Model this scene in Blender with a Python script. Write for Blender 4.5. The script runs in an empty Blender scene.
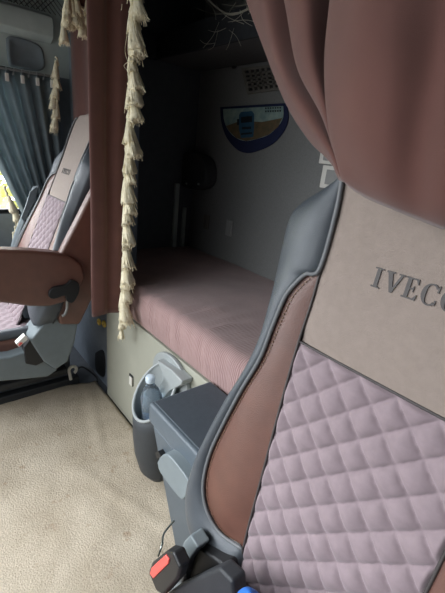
import bpy, bmesh, math, random
from mathutils import Vector, Matrix, noise
random.seed(7)
C = bpy.context.scene.collection
PI = math.pi

# ------------------------------------------------------------------ camera
W, H, F = 445.0, 593.0, 380.0
CAM = Vector((0, 0, 1.3))
_u, _v, _a = -112 - W/2, 120 - H/2, -108.0
_b = (-F*F - _u*_a)/_v
_X = -Vector((_u, -_v, -F)).normalized()
_Z = -Vector((_a, -_b, -F)).normalized()
_Y = _Z.cross(_X).normalized()
R3 = Matrix((_X, _Y, _Z))                       # camera axes -> world

def ray(x, y): return R3 @ Vector(((x - W/2)/F, -(y - H/2)/F, -1))
def at_x(x, y, X): d = ray(x, y); return CAM + d*((X - CAM.x)/d.x)
def at_y(x, y, Y): d = ray(x, y); return CAM + d*((Y - CAM.y)/d.y)
def at_z(x, y, Z): d = ray(x, y); return CAM + d*((Z - CAM.z)/d.z)
def at_plane(x, y, P, n): d = ray(x, y); return CAM + d*((P - CAM).dot(n)/d.dot(n))

cam = bpy.data.cameras.new('camera')
cam.sensor_fit = 'VERTICAL'; cam.sensor_height = 36; cam.lens = 36*F/H
cam.clip_start = 0.01
co = bpy.data.objects.new('camera', cam); C.objects.link(co)
co.matrix_world = Matrix.Translation(CAM) @ R3.to_4x4()
bpy.context.scene.camera = co

# ------------------------------------------------------------------ materials
def srgb(c):
    return tuple(((v/255)/12.92 if v/255 <= .04045 else ((v/255+.055)/1.055)**2.4) for v in c) + (1,)

def mat(name, rgb, rough=.6, var=.12, scale=40, bump=.0, bscale=300, metal=0, sheen=0, spec=.5, rgb2=None, detail=6, coat=0):
    m = bpy.data.materials.new(name); m.use_nodes = True
    nt = m.node_tree; b = nt.nodes['Principled BSDF']
    tc = nt.nodes.new('ShaderNodeTexCoord')
    n = nt.nodes.new('ShaderNodeTexNoise'); n.inputs['Scale'].default_value = scale; n.inputs['Detail'].default_value = detail
    nt.links.new(tc.outputs['Object'], n.inputs['Vector'])
    r = nt.nodes.new('ShaderNodeValToRGB')
    c = srgb(rgb)
    if rgb2: c1, c2 = c, srgb(rgb2)
    else:
        c1 = tuple(v*(1-var) for v in c[:3]) + (1,); c2 = tuple(min(1, v*(1+var)) for v in c[:3]) + (1,)
    r.color_ramp.elements[0].color = c1; r.color_ramp.elements[0].position = .32
    r.color_ramp.elements[1].color = c2; r.color_ramp.elements[1].position = .68
    nt.links.new(n.outputs['Fac'], r.inputs['Fac']); nt.links.new(r.outputs['Color'], b.inputs['Base Color'])
    b.inputs['Roughness'].default_value = rough; b.inputs['Metallic'].default_value = metal
    b.inputs['Specular IOR Level'].default_value = spec
    if sheen:
        b.inputs['Sheen Weight'].default_value = sheen; b.inputs['Sheen Roughness'].default_value = .5
    if coat: b.inputs['Coat Weight'].default_value = coat
    if bump:
        n2 = nt.nodes.new('ShaderNodeTexNoise'); n2.inputs['Scale'].default_value = bscale; n2.inputs['Detail'].default_value = 3
        nt.links.new(tc.outputs['Object'], n2.inputs['Vector'])
        bp = nt.nodes.new('ShaderNodeBump'); bp.inputs['Strength'].default_value = bump; bp.inputs['Distance'].default_value = .004
        nt.links.new(n2.outputs['Fac'], bp.inputs['Height']); nt.links.new(bp.outputs['Normal'], b.inputs['Normal'])
    return m

M = dict(
    quilt=mat('lilac_velvet', (141, 125, 130), .8, .08, 60, .12, 700, sheen=.25),
    headcloth=mat('taupe_seat_cloth', (145, 131, 122), .75, .05, 90, .35, 900, sheen=.15),
    leather_brown=mat('brown_leather', (104, 68, 56), .40, .10, 25, .3, 700, spec=.9),
    leather_dark=mat('charcoal_leather', (74, 80, 86), .40, .07, 30, .3, 800, spec=.7),
    shell=mat('seat_shell_plastic', (44, 47, 51), .55, .08, 40, .2, 500),
    piping=mat('grey_piping', (104, 106, 108), .5, .05),
    stitch=mat('tan_stitching', (150, 125, 105), .7, .1),
    letter=mat('dark_embroidery', (72, 67, 66), .6, .1, 200),
    red_curtain=mat('rust_brown_curtain', (90, 56, 49), .9, .08, 18, .15, 1400, sheen=.2),
    grey_curtain=mat('blue_grey_curtain', (128, 140, 144), .9, .08, 20, .2, 700, sheen=.1),
    fringe=mat('cream_fringe_yarn', (246, 238, 212), .85, .14, 120, .4, 500, rgb2=(228, 216, 180)),
    mattress=mat('mauve_mattress_cloth', (150, 116, 116), .85, .08, 14, .2, 500, sheen=.2),
    mattress_side=mat('mauve_mattress_side', (152, 118, 118), .85, .08, 14, .2, 500, sheen=.2),
    panel=mat('pale_bunk_panel', (168, 168, 154), .5, .04, 12, .1, 400),
    box=mat('slate_plastic', (88, 98, 106), .45, .05, 30, .15, 600),
    boxtop=mat('slate_textured_lid', (70, 78, 86), .6, .06, 60, .25, 900),
    latch=mat('light_slate_plastic', (120, 130, 134), .4, .05, 30, .1, 600),
    binshell=mat('dark_grey_plastic', (58, 62, 66), .5, .06, 30, .2, 600),
    rim=mat('silver_grey_plastic', (160, 166, 166), .35, .04, 20, .05),
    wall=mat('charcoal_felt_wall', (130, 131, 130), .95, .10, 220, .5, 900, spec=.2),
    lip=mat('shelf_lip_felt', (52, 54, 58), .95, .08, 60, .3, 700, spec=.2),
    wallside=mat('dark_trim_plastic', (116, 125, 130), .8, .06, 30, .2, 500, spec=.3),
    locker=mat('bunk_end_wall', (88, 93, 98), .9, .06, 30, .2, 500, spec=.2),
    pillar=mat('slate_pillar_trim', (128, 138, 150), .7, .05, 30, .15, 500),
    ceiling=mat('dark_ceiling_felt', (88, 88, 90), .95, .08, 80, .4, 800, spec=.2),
    header=mat('grey_green_header', (176, 187, 183), .7, .05, 20, .15, 500),
    rubber=mat('black_rubber_floor', (96, 101, 108), .7, .1, 30, .2, 400),
    lampblack=mat('matt_black_housing', (60, 62, 64), .9, .1, 40),
    black=mat('black_plastic', (30, 31, 33), .45, .08, 40, .1, 400),
    vent=mat('grey_vent_plastic', (112, 108, 102), .6, .05),
    white=mat('white_plastic', (222, 220, 212), .45, .03),
    greyplate=mat('grey_plate', (150, 150, 148), .6, .05),
    steel=mat('steel_wire', (150, 156, 150), .3, .04, metal=1),
    red=mat('red_button', (226, 92, 84), .4, .04),
    blue=mat('blue_cloth', (40, 110, 200), .7, .1),
    yellow=mat('yellow_plastic', (226, 196, 96), .5, .08),
    navy=mat('navy_felt', (28, 37, 70), .9, .08, 60),
    sky=mat('printed_sky', (150, 168, 160), .6, .2, 30, rgb2=(112, 140, 140)),
    field=mat('printed_field', (112, 92, 66), .6, .2, 40, rgb2=(84, 78, 58)),
    truckblue=mat('printed_truck_blue', (44, 84, 110), .6, .1),
    truckdark=mat('printed_truck_dark', (24, 30, 36), .6, .1),
    net=mat('pale_net_thread', (176, 172, 160), .8, .08),
    belt=mat('grey_seat_belt_webbing', (128, 138, 142), .6, .06, 300),
    cap=mat('blue_white_cap', (212, 228, 240), .4, .04),
    bottlelabel=mat('blue_bottle_label', (70, 130, 190), .4, .3, 60, rgb2=(190, 214, 232)),
    hedge=mat('yellow_green_leaves', (200, 204, 138), .8, .3, 12, rgb2=(228, 224, 170)),
    asphalt=mat('yard_ground', (96, 94, 88), .9, .1, 5),
    seatside=mat('grey_seat_console', (110, 120, 124), .5, .05, 25, .15, 500),
)

def glass(name, rgb, rough=0.02, ior=1.33):
    m = bpy.data.materials.new(name); m.use_nodes = True
    b = m.node_tree.nodes['Principled BSDF']
    b.inputs['Base Color'].default_value = srgb(rgb); b.inputs['Transmission Weight'].default_value = 1
    b.inputs['Roughness'].default_value = rough; b.inputs['IOR'].default_value = ior
    return m
M['water'] = glass('clear_blue_bottle_plastic', (226, 242, 255), .03, 1.25)
M['water'].node_tree.nodes['Principled BSDF'].inputs['Transmission Weight'].default_value = .90
def translucent(m, w):
    nt = m.node_tree; b = nt.nodes['Principled BSDF']; t = nt.nodes.new('ShaderNodeBsdfTranslucent')
    src = b.inputs['Base Color'].links[0].from_socket; nt.links.new(src, t.inputs['Color'])
    mx = nt.nodes.new('ShaderNodeMixShader'); mx.inputs['Fac'].default_value = w
    nt.links.new(b.outputs[0], mx.inputs[1]); nt.links.new(t.outputs[0], mx.inputs[2]); nt.links.new(mx.outputs[0], nt.nodes['Material Output'].inputs['Surface'])
translucent(M['grey_curtain'], .42)
def pane_mat():
    m = bpy.data.materials.new('window_glass'); m.use_nodes = True
    nt = m.node_tree; nt.nodes.remove(nt.nodes['Principled BSDF'])
    t = nt.nodes.new('ShaderNodeBsdfTransparent'); g = nt.nodes.new('ShaderNodeBsdfGlossy')
    g.inputs['Roughness'].default_value = .02
    mx = nt.nodes.new('ShaderNodeMixShader'); mx.inputs['Fac'].default_value = .06
    nt.links.new(t.outputs[0], mx.inputs[1]); nt.links.new(g.outputs[0], mx.inputs[2])
    nt.links.new(mx.outputs[0], nt.nodes['Material Output'].inputs['Surface'])
    return m
M['pane'] = pane_mat()

def carpet_mat():
    m = bpy.data.materials.new('worn_beige_carpet'); m.use_nodes = True
    nt = m.node_tree; b = nt.nodes['Principled BSDF']; N = nt.nodes.new; L = nt.links.new
    tc = N('ShaderNodeTexCoord')
    def nz(s, d=5):
        n = N('ShaderNodeTexNoise'); n.inputs['Scale'].default_value = s; n.inputs['Detail'].default_value = d
        L(tc.outputs['Object'], n.inputs['Vector']); return n
    def ramp(src, p0, c0, p1, c1):
        r = N('ShaderNodeValToRGB'); e = r.color_ramp.elements
        e[0].position = p0; e[0].color = c0; e[1].position = p1; e[1].color = c1
        L(src, r.inputs['Fac']); return r
    base = ramp(nz(5).outputs['Fac'], .3, srgb((178, 165, 145)), .7, srgb((206, 194, 175)))
    fib = ramp(nz(260, 3).outputs['Fac'], .3, (.72, .72, .72, 1), .7, (1.12, 1.12, 1.12, 1))
    mx = N('ShaderNodeMix'); mx.data_type = 'RGBA'; mx.blend_type = 'MULTIPLY'; mx.inputs['Factor'].default_value = 1
    L(base.outputs['Color'], mx.inputs[6]); L(fib.outputs['Color'], mx.inputs[7])
    st = ramp(nz(22, 4).outputs['Fac'], .64, (0, 0, 0, 1), .74, (.45, .45, .45, 1))
    m2 = N('ShaderNodeMix'); m2.data_type = 'RGBA'
    L(st.outputs['Color'], m2.inputs['Factor']); L(mx.outputs[2], m2.inputs[6]); m2.inputs[7].default_value = srgb((140, 112, 84))
    L(m2.outputs[2], b.inputs['Base Color'])
    b.inputs['Roughness'].default_value = .95; b.inputs['Specular IOR Level'].default_value = .1
    bp = N('ShaderNodeBump'); bp.inputs['Strength'].default_value = .7; bp.inputs['Distance'].default_value = .006
    L(nz(180, 4).outputs['Fac'], bp.inputs['Height']); L(bp.outputs['Normal'], b.inputs['Normal'])
    return m
M['carpet'] = carpet_mat()

def rib_mat(name, rgb, freq, axis):
    """corduroy-like woven rib: colour stays even, the ribs are relief"""
    m = mat(name, rgb, .85, .07, 10, 0, sheen=.2)
    nt = m.node_tree; b = nt.nodes['Principled BSDF']
    tc = nt.nodes.new('ShaderNodeTexCoord'); wv = nt.nodes.new('ShaderNodeTexWave')
    wv.bands_direction = axis; wv.inputs['Scale'].default_value = freq; wv.inputs['Distortion'].default_value = .6
    nt.links.new(tc.outputs['Object'], wv.inputs['Vector'])
    bp = nt.nodes.new('ShaderNodeBump'); bp.inputs['Strength'].default_value = .7; bp.inputs['Distance'].default_value = .004
    nt.links.new(wv.outputs['Fac'], bp.inputs['Height']); nt.links.new(bp.outputs['Normal'], b.inputs['Normal'])
    return m
M['mattress'] = rib_mat('mauve_ribbed_mattress_cloth', (168, 137, 134), 42, 'X')

# ------------------------------------------------------------------ helpers
def link(name, verts, faces, m, parent=None, smooth=True, bevel=0, seg=2, sub=0, solid=0, matrix=None):
    me = bpy.data.meshes.new(name); me.from_pydata([tuple(v) for v in verts], [], faces); me.update()
    bm = bmesh.new(); bm.from_mesh(me); bmesh.ops.recalc_face_normals(bm, faces=bm.faces); bm.to_mesh(me); bm.free()
    return finish(name, me, m, parent, smooth, bevel, seg, sub, solid, matrix)

def finish(name, me, m, parent=None, smooth=True, bevel=0, seg=2, sub=0, solid=0, matrix=None):
    if m and not me.materials: me.materials.append(m)
    for p in me.polygons: p.use_smooth = smooth
    o = bpy.data.objects.new(name, me); C.objects.link(o)
    if matrix is not None: o.matrix_basis = matrix
    if parent is not None: put(o, parent)
    if solid:
        d = o.modifiers.new('solid', 'SOLIDIFY'); d.thickness = solid; d.offset = 0
    if bevel:
        d = o.modifiers.new('bevel', 'BEVEL'); d.width = bevel; d.segments = seg; d.limit_method = 'ANGLE'; d.angle_limit = .6
        try: d.harden_normals = True
        except Exception: pass
    if sub:
        d = o.modifiers.new('sub', 'SUBSURF'); d.levels = sub; d.render_levels = sub
    return o

def world(o):
    return o.matrix_basis.copy() if o.parent is None else world(o.parent) @ o.matrix_parent_inverse @ o.matrix_basis
def put(o, parent):
    w = world(parent); o.parent = parent; o.matrix_parent_inverse = w.inverted()

def tag(o, label, cat, group=None, kind=None):
    if kind: o['kind'] = kind
    if label: o['label'] = label
    if cat: o['category'] = cat
    if group: o['group'] = group
    return o
def thing(name, label, cat, loc, group=None):
    o = bpy.data.objects.new(name, None); C.objects.link(o); o.location = loc
    o.matrix_basis = Matrix.Translation(Vector(loc)); o.empty_display_size = .05
    return tag(o, label, cat, group)
def struct(o, label=None):
    o['kind'] = 'structure'
    if label: o['label'] = label; 
    return o

def boxv(x0, x1, y0, y1, z0, z1):
    v = [(x, y, z) for x in (x0, x1) for y in (y0, y1) for z in (z0, z1)]
    f = [(0, 1, 3, 2), (4, 6, 7, 5), (0, 4, 5, 1), (2, 3, 7, 6), (0, 2, 6, 4), (1, 5, 7, 3)]
    return v, f
def box(name, b, m, parent=None, bevel=.004, seg=2, **k):
    v, f = boxv(*b); return link(name, v, f, m, parent, bevel > 0, bevel, seg, **k)
class MB:
    def __init__(s): s.v, s.f = [], []
    def add(s, v, f):
        n = len(s.v); s.v += [Vector(p) for p in v]; s.f += [tuple(i+n for i in q) for q in f]; return s
    def box(s, *b): return s.add(*boxv(*b))
    def link(s, name, m, parent=None, **k): return link(name, s.v, s.f, m, parent, **k)

def catmull(pts, n):
    pts = [Vector(p) for p in pts]; out = []
    k = len(pts) - 1
    for i in range(n):
        t = i/(n-1)*k; j = min(int(t), k-1); u = t - j
        p0, p1, p2, p3 = pts[max(j-1, 0)], pts[j], pts[j+1], pts[min(j+2, k)]
        out.append(.5*((2*p1) + (p2-p0)*u + (2*p0-5*p1+4*p2-p3)*u*u + (3*p1-p0-3*p2+p3)*u**3))
    return out
def resample(pts, n):
    """even arc-length resampling of a smooth curve"""
    d = catmull(pts, 200) if len(pts) > 2 else [Vector(pts[0]).lerp(Vector(pts[1]), i/199) for i in range(200)]
    acc = [0]
    for a, b in zip(d, d[1:]): acc.append(acc[-1] + (b-a).length)
    out, j = [], 0
    for i in range(n):
        t = acc[-1]*i/(n-1)
        while j < len(acc)-2 and acc[j+1] < t: j += 1
        s = acc[j+1]-acc[j]
        out.append(d[j].lerp(d[j+1], (t-acc[j])/s if s else 0))
    return out
def grid(rows, closed=False):
    n = len(rows[0]); v = [p for r in rows for p in r]; f = []
    for i in range(len(rows)-1):
        for j in range(n if closed else n-1):
            a, b = i*n+j, i*n+(j+1) % n
            f.append((a, b, b+n, a+n))
    return v, f
def surf(cols, nu, nv):
    """cols: polylines running top to bottom -> smooth sheet"""
    cc = [resample(c, nv) for c in cols]
    rows = []
    for i in range(nv): rows.append(catmull([c[i] for c in cc], nu))
    return rows
def tubev(pts, r, n=8, flat=1.0, caps=True, rr=None):
    pts = [Vector(p) for p in pts]; rows = []; up = Vector((.13, .21, .97))
    for i, p in enumerate(pts):
        t = (pts[min(i+1, len(pts)-1)] - pts[max(i-1, 0)]).normalized()
        a = t.cross(up)
        if a.length < .05: a = t.cross(Vector((1, 0, 0)))
        a.normalize(); b = t.cross(a).normalized(); q = rr[i] if rr else r
        rows.append([p + a*q*math.cos(2*PI*k/n) + b*q*flat*math.sin(2*PI*k/n) for k in range(n)])
    v, f = grid(rows, True)
    if caps: f += [tuple(range(n)), tuple(len(v)-n+k for k in range(n))]
    return v, f
def tube(name, pts, r, m, parent=None, n=8, smoothpts=0, **k):
    if smoothpts: pts = catmull(pts, smoothpts)
    fl = k.pop('flat', 1.0); v, f = tubev(pts, r, n, fl)
    return link(name, v, f, m, parent, **k)
def lathev(prof, n=24, c=(0, 0, 0)):
    rows = [[Vector((c[0]+r*math.cos(2*PI*k/n), c[1]+r*math.sin(2*PI*k/n), c[2]+z)) for k in range(n)] for r, z in prof]
    v, f = grid(rows, True); f += [tuple(range(n)), tuple(len(v)-n+k for k in range(n))]
    return v, f
def prismv(pts, off):
    pts = [Vector(p) for p in pts]; off = Vector(off); n = len(pts)
    v = pts + [p+off for p in pts]
    f = [tuple(range(n)), tuple(range(2*n-1, n-1, -1))] + [(i, (i+1) % n, (i+1) % n+n, i+n) for i in range(n)]
    return v, f
def prism(name, pts, off, m, parent=None, bevel=.004, seg=2, **k):
    v, f = prismv(pts, off); return link(name, v, f, m, parent, bevel > 0, bevel, seg, **k)
def roundpoly(pts, n=40):
    return catmull(list(pts)+[pts[0]], n+1)[:-1]
def interp(tab, s):
    if s <= tab[0][0]: return tab[0][1]
    for (a, x), (b, y) in zip(tab, tab[1:]):
        if s <= b: return x + (y-x)*(s-a)/(b-a)
    return tab[-1][1]
def sm(a, b, x):
    t = max(0, min(1, (x-a)/(b-a))); return t*t*(3-2*t)

# ------------------------------------------------------------------ setting
BY = 1.385          # rear wall
PY = .72            # bunk front
LX, RX, BX = -2.5, .55, -1.98
ZT = .735           # mattress top
struct(box('floor', (LX-.1, RX+.1, -1.0, BY+.1, -.06, -.012), M['rubber'], bevel=0))
struct(box('ceiling', (LX-.1, RX+.1, -.95, BY+.1, 2.05, 2.10), M['ceiling'], bevel=0))
struct(box('wall_rear', (BX-.55, RX+.05, BY, BY+.05, -.012, 2.05), M['wall'], bevel=0))
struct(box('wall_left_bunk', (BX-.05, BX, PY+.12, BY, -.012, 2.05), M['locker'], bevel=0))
struct(box('wall_right_bunk', (RX, RX+.05, PY+.02, BY, -.012, 2.05), M['shell'], bevel=0))
# left side: door panel below the window, header above
struct(box('wall_left_door', (LX-.06, LX, -.95, PY+.12, -.012, .86), M['wallside'], bevel=.003))
struct(box('wall_left_header', (LX-.06, LX, -.95, PY+.12, 1.62, 2.05), M['header'], bevel=0))
struct(box('wall_left_pillar', (LX-.06, LX, .60, PY+.12, .86, 1.62), M['wallside'], bevel=0))
struct(box('wall_left_pillar_front', (LX-.06, LX, -.95, -.62, .86, 1.62), M['wallside'], bevel=0))
# B-pillar trim beside the bunk base, facing forward
struct(box('trim_1', (LX-.06, -1.722, PY+.12, PY+.17, -.012, 1.40), M['pillar'], bevel=.01))
struct(box('trim_2', (LX-.06, BX-.05, PY+.12, PY+.17, 1.40, 2.05), M['wallside'], bevel=0))
struct(box('trim_7', (LX, -1.722, PY+.03, PY+.12, -.012, .60), M['pillar'], bevel=.008))
# windscreen wall and right door; only the windscreen opening lets daylight in
struct(box('wall_front', (LX-.06, RX+.06, -1.0, -.95, -.012, .82), M['wallside'], bevel=0))
struct(box('wall_front_header', (LX-.06, RX+.06, -1.0, -.95, 1.80, 2.10), M['wallside'], bevel=0))
struct(box('wall_front_light_block', (.12, RX+.06, -1.0, -.95, .82, 1.80), M['shell'], bevel=0))  # unseen panel added over the windscreen's right part to hold back light
struct(box('wall_right_door', (RX, RX+.06, -.95, PY+.02, -.012, .86), M['shell'], bevel=0))
struct(box('wall_right_header', (RX, RX+.06, -.95, PY+.02, 1.62, 2.05), M['shell'], bevel=0))
struct(box('wall_right_light_block', (RX, RX+.06, -.95, PY+.02, .86, 1.62), M['shell'], bevel=0))  # unseen fill closing the right window, added to keep the rear corner dark
# side window (glass in a black gasket)
wf = MB()
for b in ((LX-.045, LX-.005, -.62, .60, .86, .885), (LX-.045, LX-.005, -.62, .60, 1.595, 1.62),
          (LX-.045, LX-.005, -.62, -.595, .885, 1.595), (LX-.045, LX-.005, .575, .60, .885, 1.595)): wf.box(*b)
w1 = struct(wf.link('window_1', M['black']))
box('glass_pane', (LX-.030, LX-.026, -.595, .575, .885, 1.595), M['pane'], w1, bevel=0)
# long ledge above the side window, sloping lip
l0, l1 = at_x(0, 9, LX+.05), at_x(0, 24, LX+.05)
struct(prism('trim_3', [(LX, -.9, l0.z+.05), (LX+.05, -.9, l0.z+.03), (LX+.06, -.9, l0.z), (LX+.05, -.9, l1.z), (LX, -.9, l1.z-.025)], (0, PY+.93, 0), M['header'], bevel=.006))
# hand-hold pocket in the header panel
hp = [at_x(x, y, LX+.012) for x, y in ((9, 40), (14, 38), (30, 42), (40, 48), (43, 58), (43, 66), (36, 69), (18, 66), (11, 62))]
hr = roundpoly(hp, 36); ctr = sum(hr, Vector())/len(hr)
rows = [[Vector((LX, 0, 0)) + Vector((0, p.y, p.z)) for p in [ctr+(q-ctr)*1.14 for q in hr]],
        [Vector((LX+.012, p.y, p.z)) for p in [ctr+(q-ctr)*1.06 for q in hr]],
        [Vector((LX+.012, p.y, p.z)) for p in [ctr+(q-ctr)*.96 for q in hr]],
        [Vector((LX+.004, p.y, p.z)) for p in [ctr+(q-ctr)*.84 for q in hr]],
        [Vector((LX+.002, p.y, p.z)) for p in [ctr+(q-ctr)*.3 for q in hr]]]
v, f = grid(rows, True); f.append(tuple(len(v)-36+k for k in range(36)))
struct(link('trim_4', v, f, M['wallside']))
# perforated shelf mesh above the ledge
ms = MB(); z0 = l0.z+.05
for k in range(28):
    y = .1+k*.026
    ms.add(*tubev([(LX+.02, y-.10, z0), (LX+.02, y+.05, z0+.15)], .0022, 5)); ms.add(*tubev([(LX+.02, y+.05, z0), (LX+.02, y-.10, z0+.15)], .0022, 5))
tag(ms.link('shelf_mesh', M['black']), 'black diamond mesh above the ledge at the top left corner', 'mesh')

# vertical trim strips of the bunk corner
for k, (xa, xb, zt_) in enumerate(((172, 176, 1.12), (181, 184, .98))):
    p, q = at_x(xa, 230, BX), at_x(xb, 230, BX)
    struct(box('trim_%d' % (5+k), (BX-.005, BX+.016, p.y, q.y, ZT-.1, zt_), M['header'], bevel=.004))

# overhead shelf across the rear, dark, with a lip
sh = thing('overhead_shelf', 'dark overhead shelf running across the rear wall above the bunk', 'shelf', (-.7, 1.24, 1.71))
zl = at_y(190, 52, 1.1).z; zu = at_y(180, 28, 1.1).z
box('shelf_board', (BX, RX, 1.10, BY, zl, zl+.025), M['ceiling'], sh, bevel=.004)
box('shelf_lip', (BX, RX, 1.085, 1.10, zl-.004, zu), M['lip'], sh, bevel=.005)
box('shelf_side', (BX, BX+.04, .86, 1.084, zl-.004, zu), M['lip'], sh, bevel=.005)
# ragged net strung above the lip
nt_ = MB()
def lipat(x, y, Y=1.083): return at_y(x, y, Y)
for a, b, c in (((196, 8), (215, 14), (240, 12)), ((205, 0), (214, 10), (216, 20)), ((203, 48), (213, 36), (219, 22)), ((218, 30), (214, 46), (208, 50)),
                ((234, 28), (229, 44), (226, 50)), ((229, 30), (236, 36), (241, 46)), ((228, 22), (246, 20), (262, 24)), ((240, 10), (243, 20), (252, 26)),
                ((250, 4), (240, 16), (232, 22)), ((216, 4), (226, 16), (244, 24)), ((236, 2), (228, 14), (222, 20)), ((248, 14), (254, 10), (260, 8)),
                ((200, 40), (206, 44), (215, 43)), ((222, 4), (238, 6), (256, 2)), ((244, 0), (250, 12), (263, 18)), ((208, 30), (216, 32), (226, 28))):
    nt_.add(*tubev(catmull([lipat(*a), lipat(*b, 1.07), lipat(*c)], 8), .0008, 5))
nt_.add(*tubev(catmull([lipat(205, -4), lipat(220, 10), lipat(236, 14), lipat(268, -2)], 14), .0035, 6))
tag(nt_.link('storage_net', M['net']), 'torn storage net of pale threads strung along the overhead shelf', 'net')

# ------------------------------------------------------------------ carpet on the floor
def carpet():
    nx, ny = 110, 90; rows = []
    for j in range(ny):
        t = j/(ny-1); y = -.85 + t*(PY-.012+.85)
        # left edge follows the photographed border
        xl = -1.962 + (y-.242)*(.110/.463) + .006*math.sin(y*31) + .004*math.sin(y*77)
        r = []
        for i in range(nx):
            u = i/(nx-1); x = xl + (-.10-xl)*u
            z = .010*noise.noise(Vector((x*2.2, y*2.2, 3))) + .003*noise.noise(Vector((x*14, y*14, 1)))
            d = (x+1.62)*.25 + (y-.60); z += .007*math.exp(-(d/.018)**2)*sm(-1.9, -1.7, x)*sm(-1.25, -1.4, x)
            d = (x+.95)*.35 - (y-.52); z += .006*math.exp(-(d/.02)**2)*sm(-1.35, -1.15, x)
            e = min(u, t, 1-t)*20
            z = .004+max(-.006, z)*min(1, e)
            r.append((x, y, z))
        rows.append(r)
    v, f = grid(rows)
    return link('floor_carpet', v, f, M['carpet'], solid=.02)
tag(carpet(), 'worn dirty beige carpet lying on the cab floor between the seats', 'carpet')

# ------------------------------------------------------------------ bunk
bb = thing('bunk', 'pale grey green bunk base panel under the mauve mattress', 'bunk', (-.6, PY+.02, 0))
box('front_panel', (-1.715, RX-.02, PY, PY+.03, 0, .565), M['panel'], bb, bevel=.003)
box('end_panel', (-1.715, -1.70, PY+.03, BY-.003, 0, .565), M['panel'], bb, bevel=.002)
box('bed_board', (-1.715, RX-.02, PY+.03, BY-.003, .545, .575), M['black'], bb, bevel=.002)

def mattress():
    x0, x1, y0, y1, z0, z1 = BX+.004, RX-.03, PY-.012, BY-.004, .580, ZT
    nx, rows = 220, []
    prof = []            # (y, z) around front edge then top to the rear
    r = .045
    prof += [(y1, z0), (y0+.01, z0), (y0, z0+.012)]
    for k in range(5): prof.append((y0-.004*math.sin(k/4*PI), z0+.02+(z1-r-z0-.02)*k/4))
    for k in range(1, 8): a = k/7*PI/2; prof.append((y0+r-r*math.cos(a), z1-r+r*math.sin(a)))
    for k in range(1, 22): prof.append((y0+r+(y1-y0-r)*k/21, z1))
    for k, (y, z) in enumerate(prof):
        row = []
        for i in range(nx):
            x = x0+(x1-x0)*i/(nx-1); dz = dy = 0
            if z > z0+.015:
                dz = .007*noise.noise(Vector((x*3, y*3, 0)))*sm(y0, y0+.2, y)
                if k < 18:
                    wr = noise.noise(Vector((x*24+z*6, 0, z*3)))*.009 + noise.noise(Vector((x*58+z*20, 5, 0)))*.0055
                    dy = wr*sm(z0, z0+.04, z); dz += wr*.5*sm(z0+.08, z1, z)
                else: dz += .0075*noise.noise(Vector((x*24, y*4, 2)))*sm(y0+.40, y0+.04, y)
            row.append((x, y+dy, z+dz))
        rows.append(row)
    v, f = grid(rows)
    n = nx
    f.append(tuple(i*n for i in range(len(rows)))); f.append(tuple(i*n+n-1 for i in range(len(rows))))
    return link('bunk_mattress', v, f, M['mattress'])
tag(mattress(), 'mauve ribbed cloth bunk mattress lying on the pale bunk base', 'mattress')

# small light switch on the bunk panel
s_ = at_y(132, 380, PY)
t = thing('light_switch', 'small white light switch on the pale bunk panel left of the bottle', 'switch', (s_.x, PY, s_.z-.025))
box('switch_plate', (s_.x-.020, s_.x+.016, PY-.006, PY, s_.z-.028, s_.z+.028), M['black'], t, bevel=.002)
box('rocker', (s_.x-.008, s_.x+.018, PY-.012, PY-.006, s_.z-.022, s_.z+.022), M['white'], t, bevel=.002)

# ------------------------------------------------------------------ bottle holder + bottle
def holder():
    cx, rx = -1.075, .095
    t = thing('bottle_holder', 'dark grey moulded bottle holder with silver rim fixed to the bunk panel', 'holder', (cx, PY, .10))
    def ring(scale, zf, zb, n=40, drop=0):
        out = []
        for k in range(n):
            a = 2*PI*k/n; px = cx + max(0, .9-scale)*.10 + rx*scale*math.cos(a); py = .640 + .074*scale*math.sin(a)
            w = (math.sin(a)+1)/2
            out.append(Vector((px, min(py, PY-.002), zf+(zb-zf)*w-drop)))
        return out
    zf, zb = .335, .53
    outer = [ring(.50, .06, .06), ring(.72, .075, .075), ring(.88, .14, .14), ring(.98, .22, .26), ring(1.0, .28, .40), ring(1.0, zf, zb)]
    v, f = grid(outer, True); f.append(tuple(range(40)))
    link('shell', v, f, M['binshell'], t, solid=.004)
    inn = [[c_ + (p - c_)*.95 for p in r_] for r_, c_ in zip(outer, [sum(q, Vector())/40 for q in outer])]
    inn[0] = [p+Vector((0, 0, .012)) for p in inn[0]]
    v, f = grid(inn, True); f.append(tuple(range(40))); link('liner', v, f, M['rim'], t)
    rim = ring(1.0, zf, zb); rim.append(rim[0])
    v, f = tubev(rim, .006, 8, 1.0); link('rim', v, f, M['rim'], t)
    # broad back flange on the panel and wing reaching to the right
    pts = []
    for k in range(15): a = PI*k/14; pts.append(Vector((cx + (rx+.035)*math.cos(a), PY-.020, .462+.105*math.sin(a))))
    pts += [Vector((cx-rx-.03, PY-.020, .33)), Vector((cx-rx, PY-.02, .25)), Vector((cx+rx+.02, PY-.02, .25))]
    prism('back_plate', pts, (0, .019, 0), M['rim'], t, .006)
    wing = [at_y(x, y, .70) for x, y in ((163, 358), (178, 368), (189, 379), (188, 383), (176, 389), (168, 398), (160, 410), (157, 398), (165, 386), (171, 375))]
    prism('wing', [p+Vector((0, -.03, 0)) for p in wing], (0, .050, 0), M['rim'], t, .006)
    return t
holder()
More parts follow.
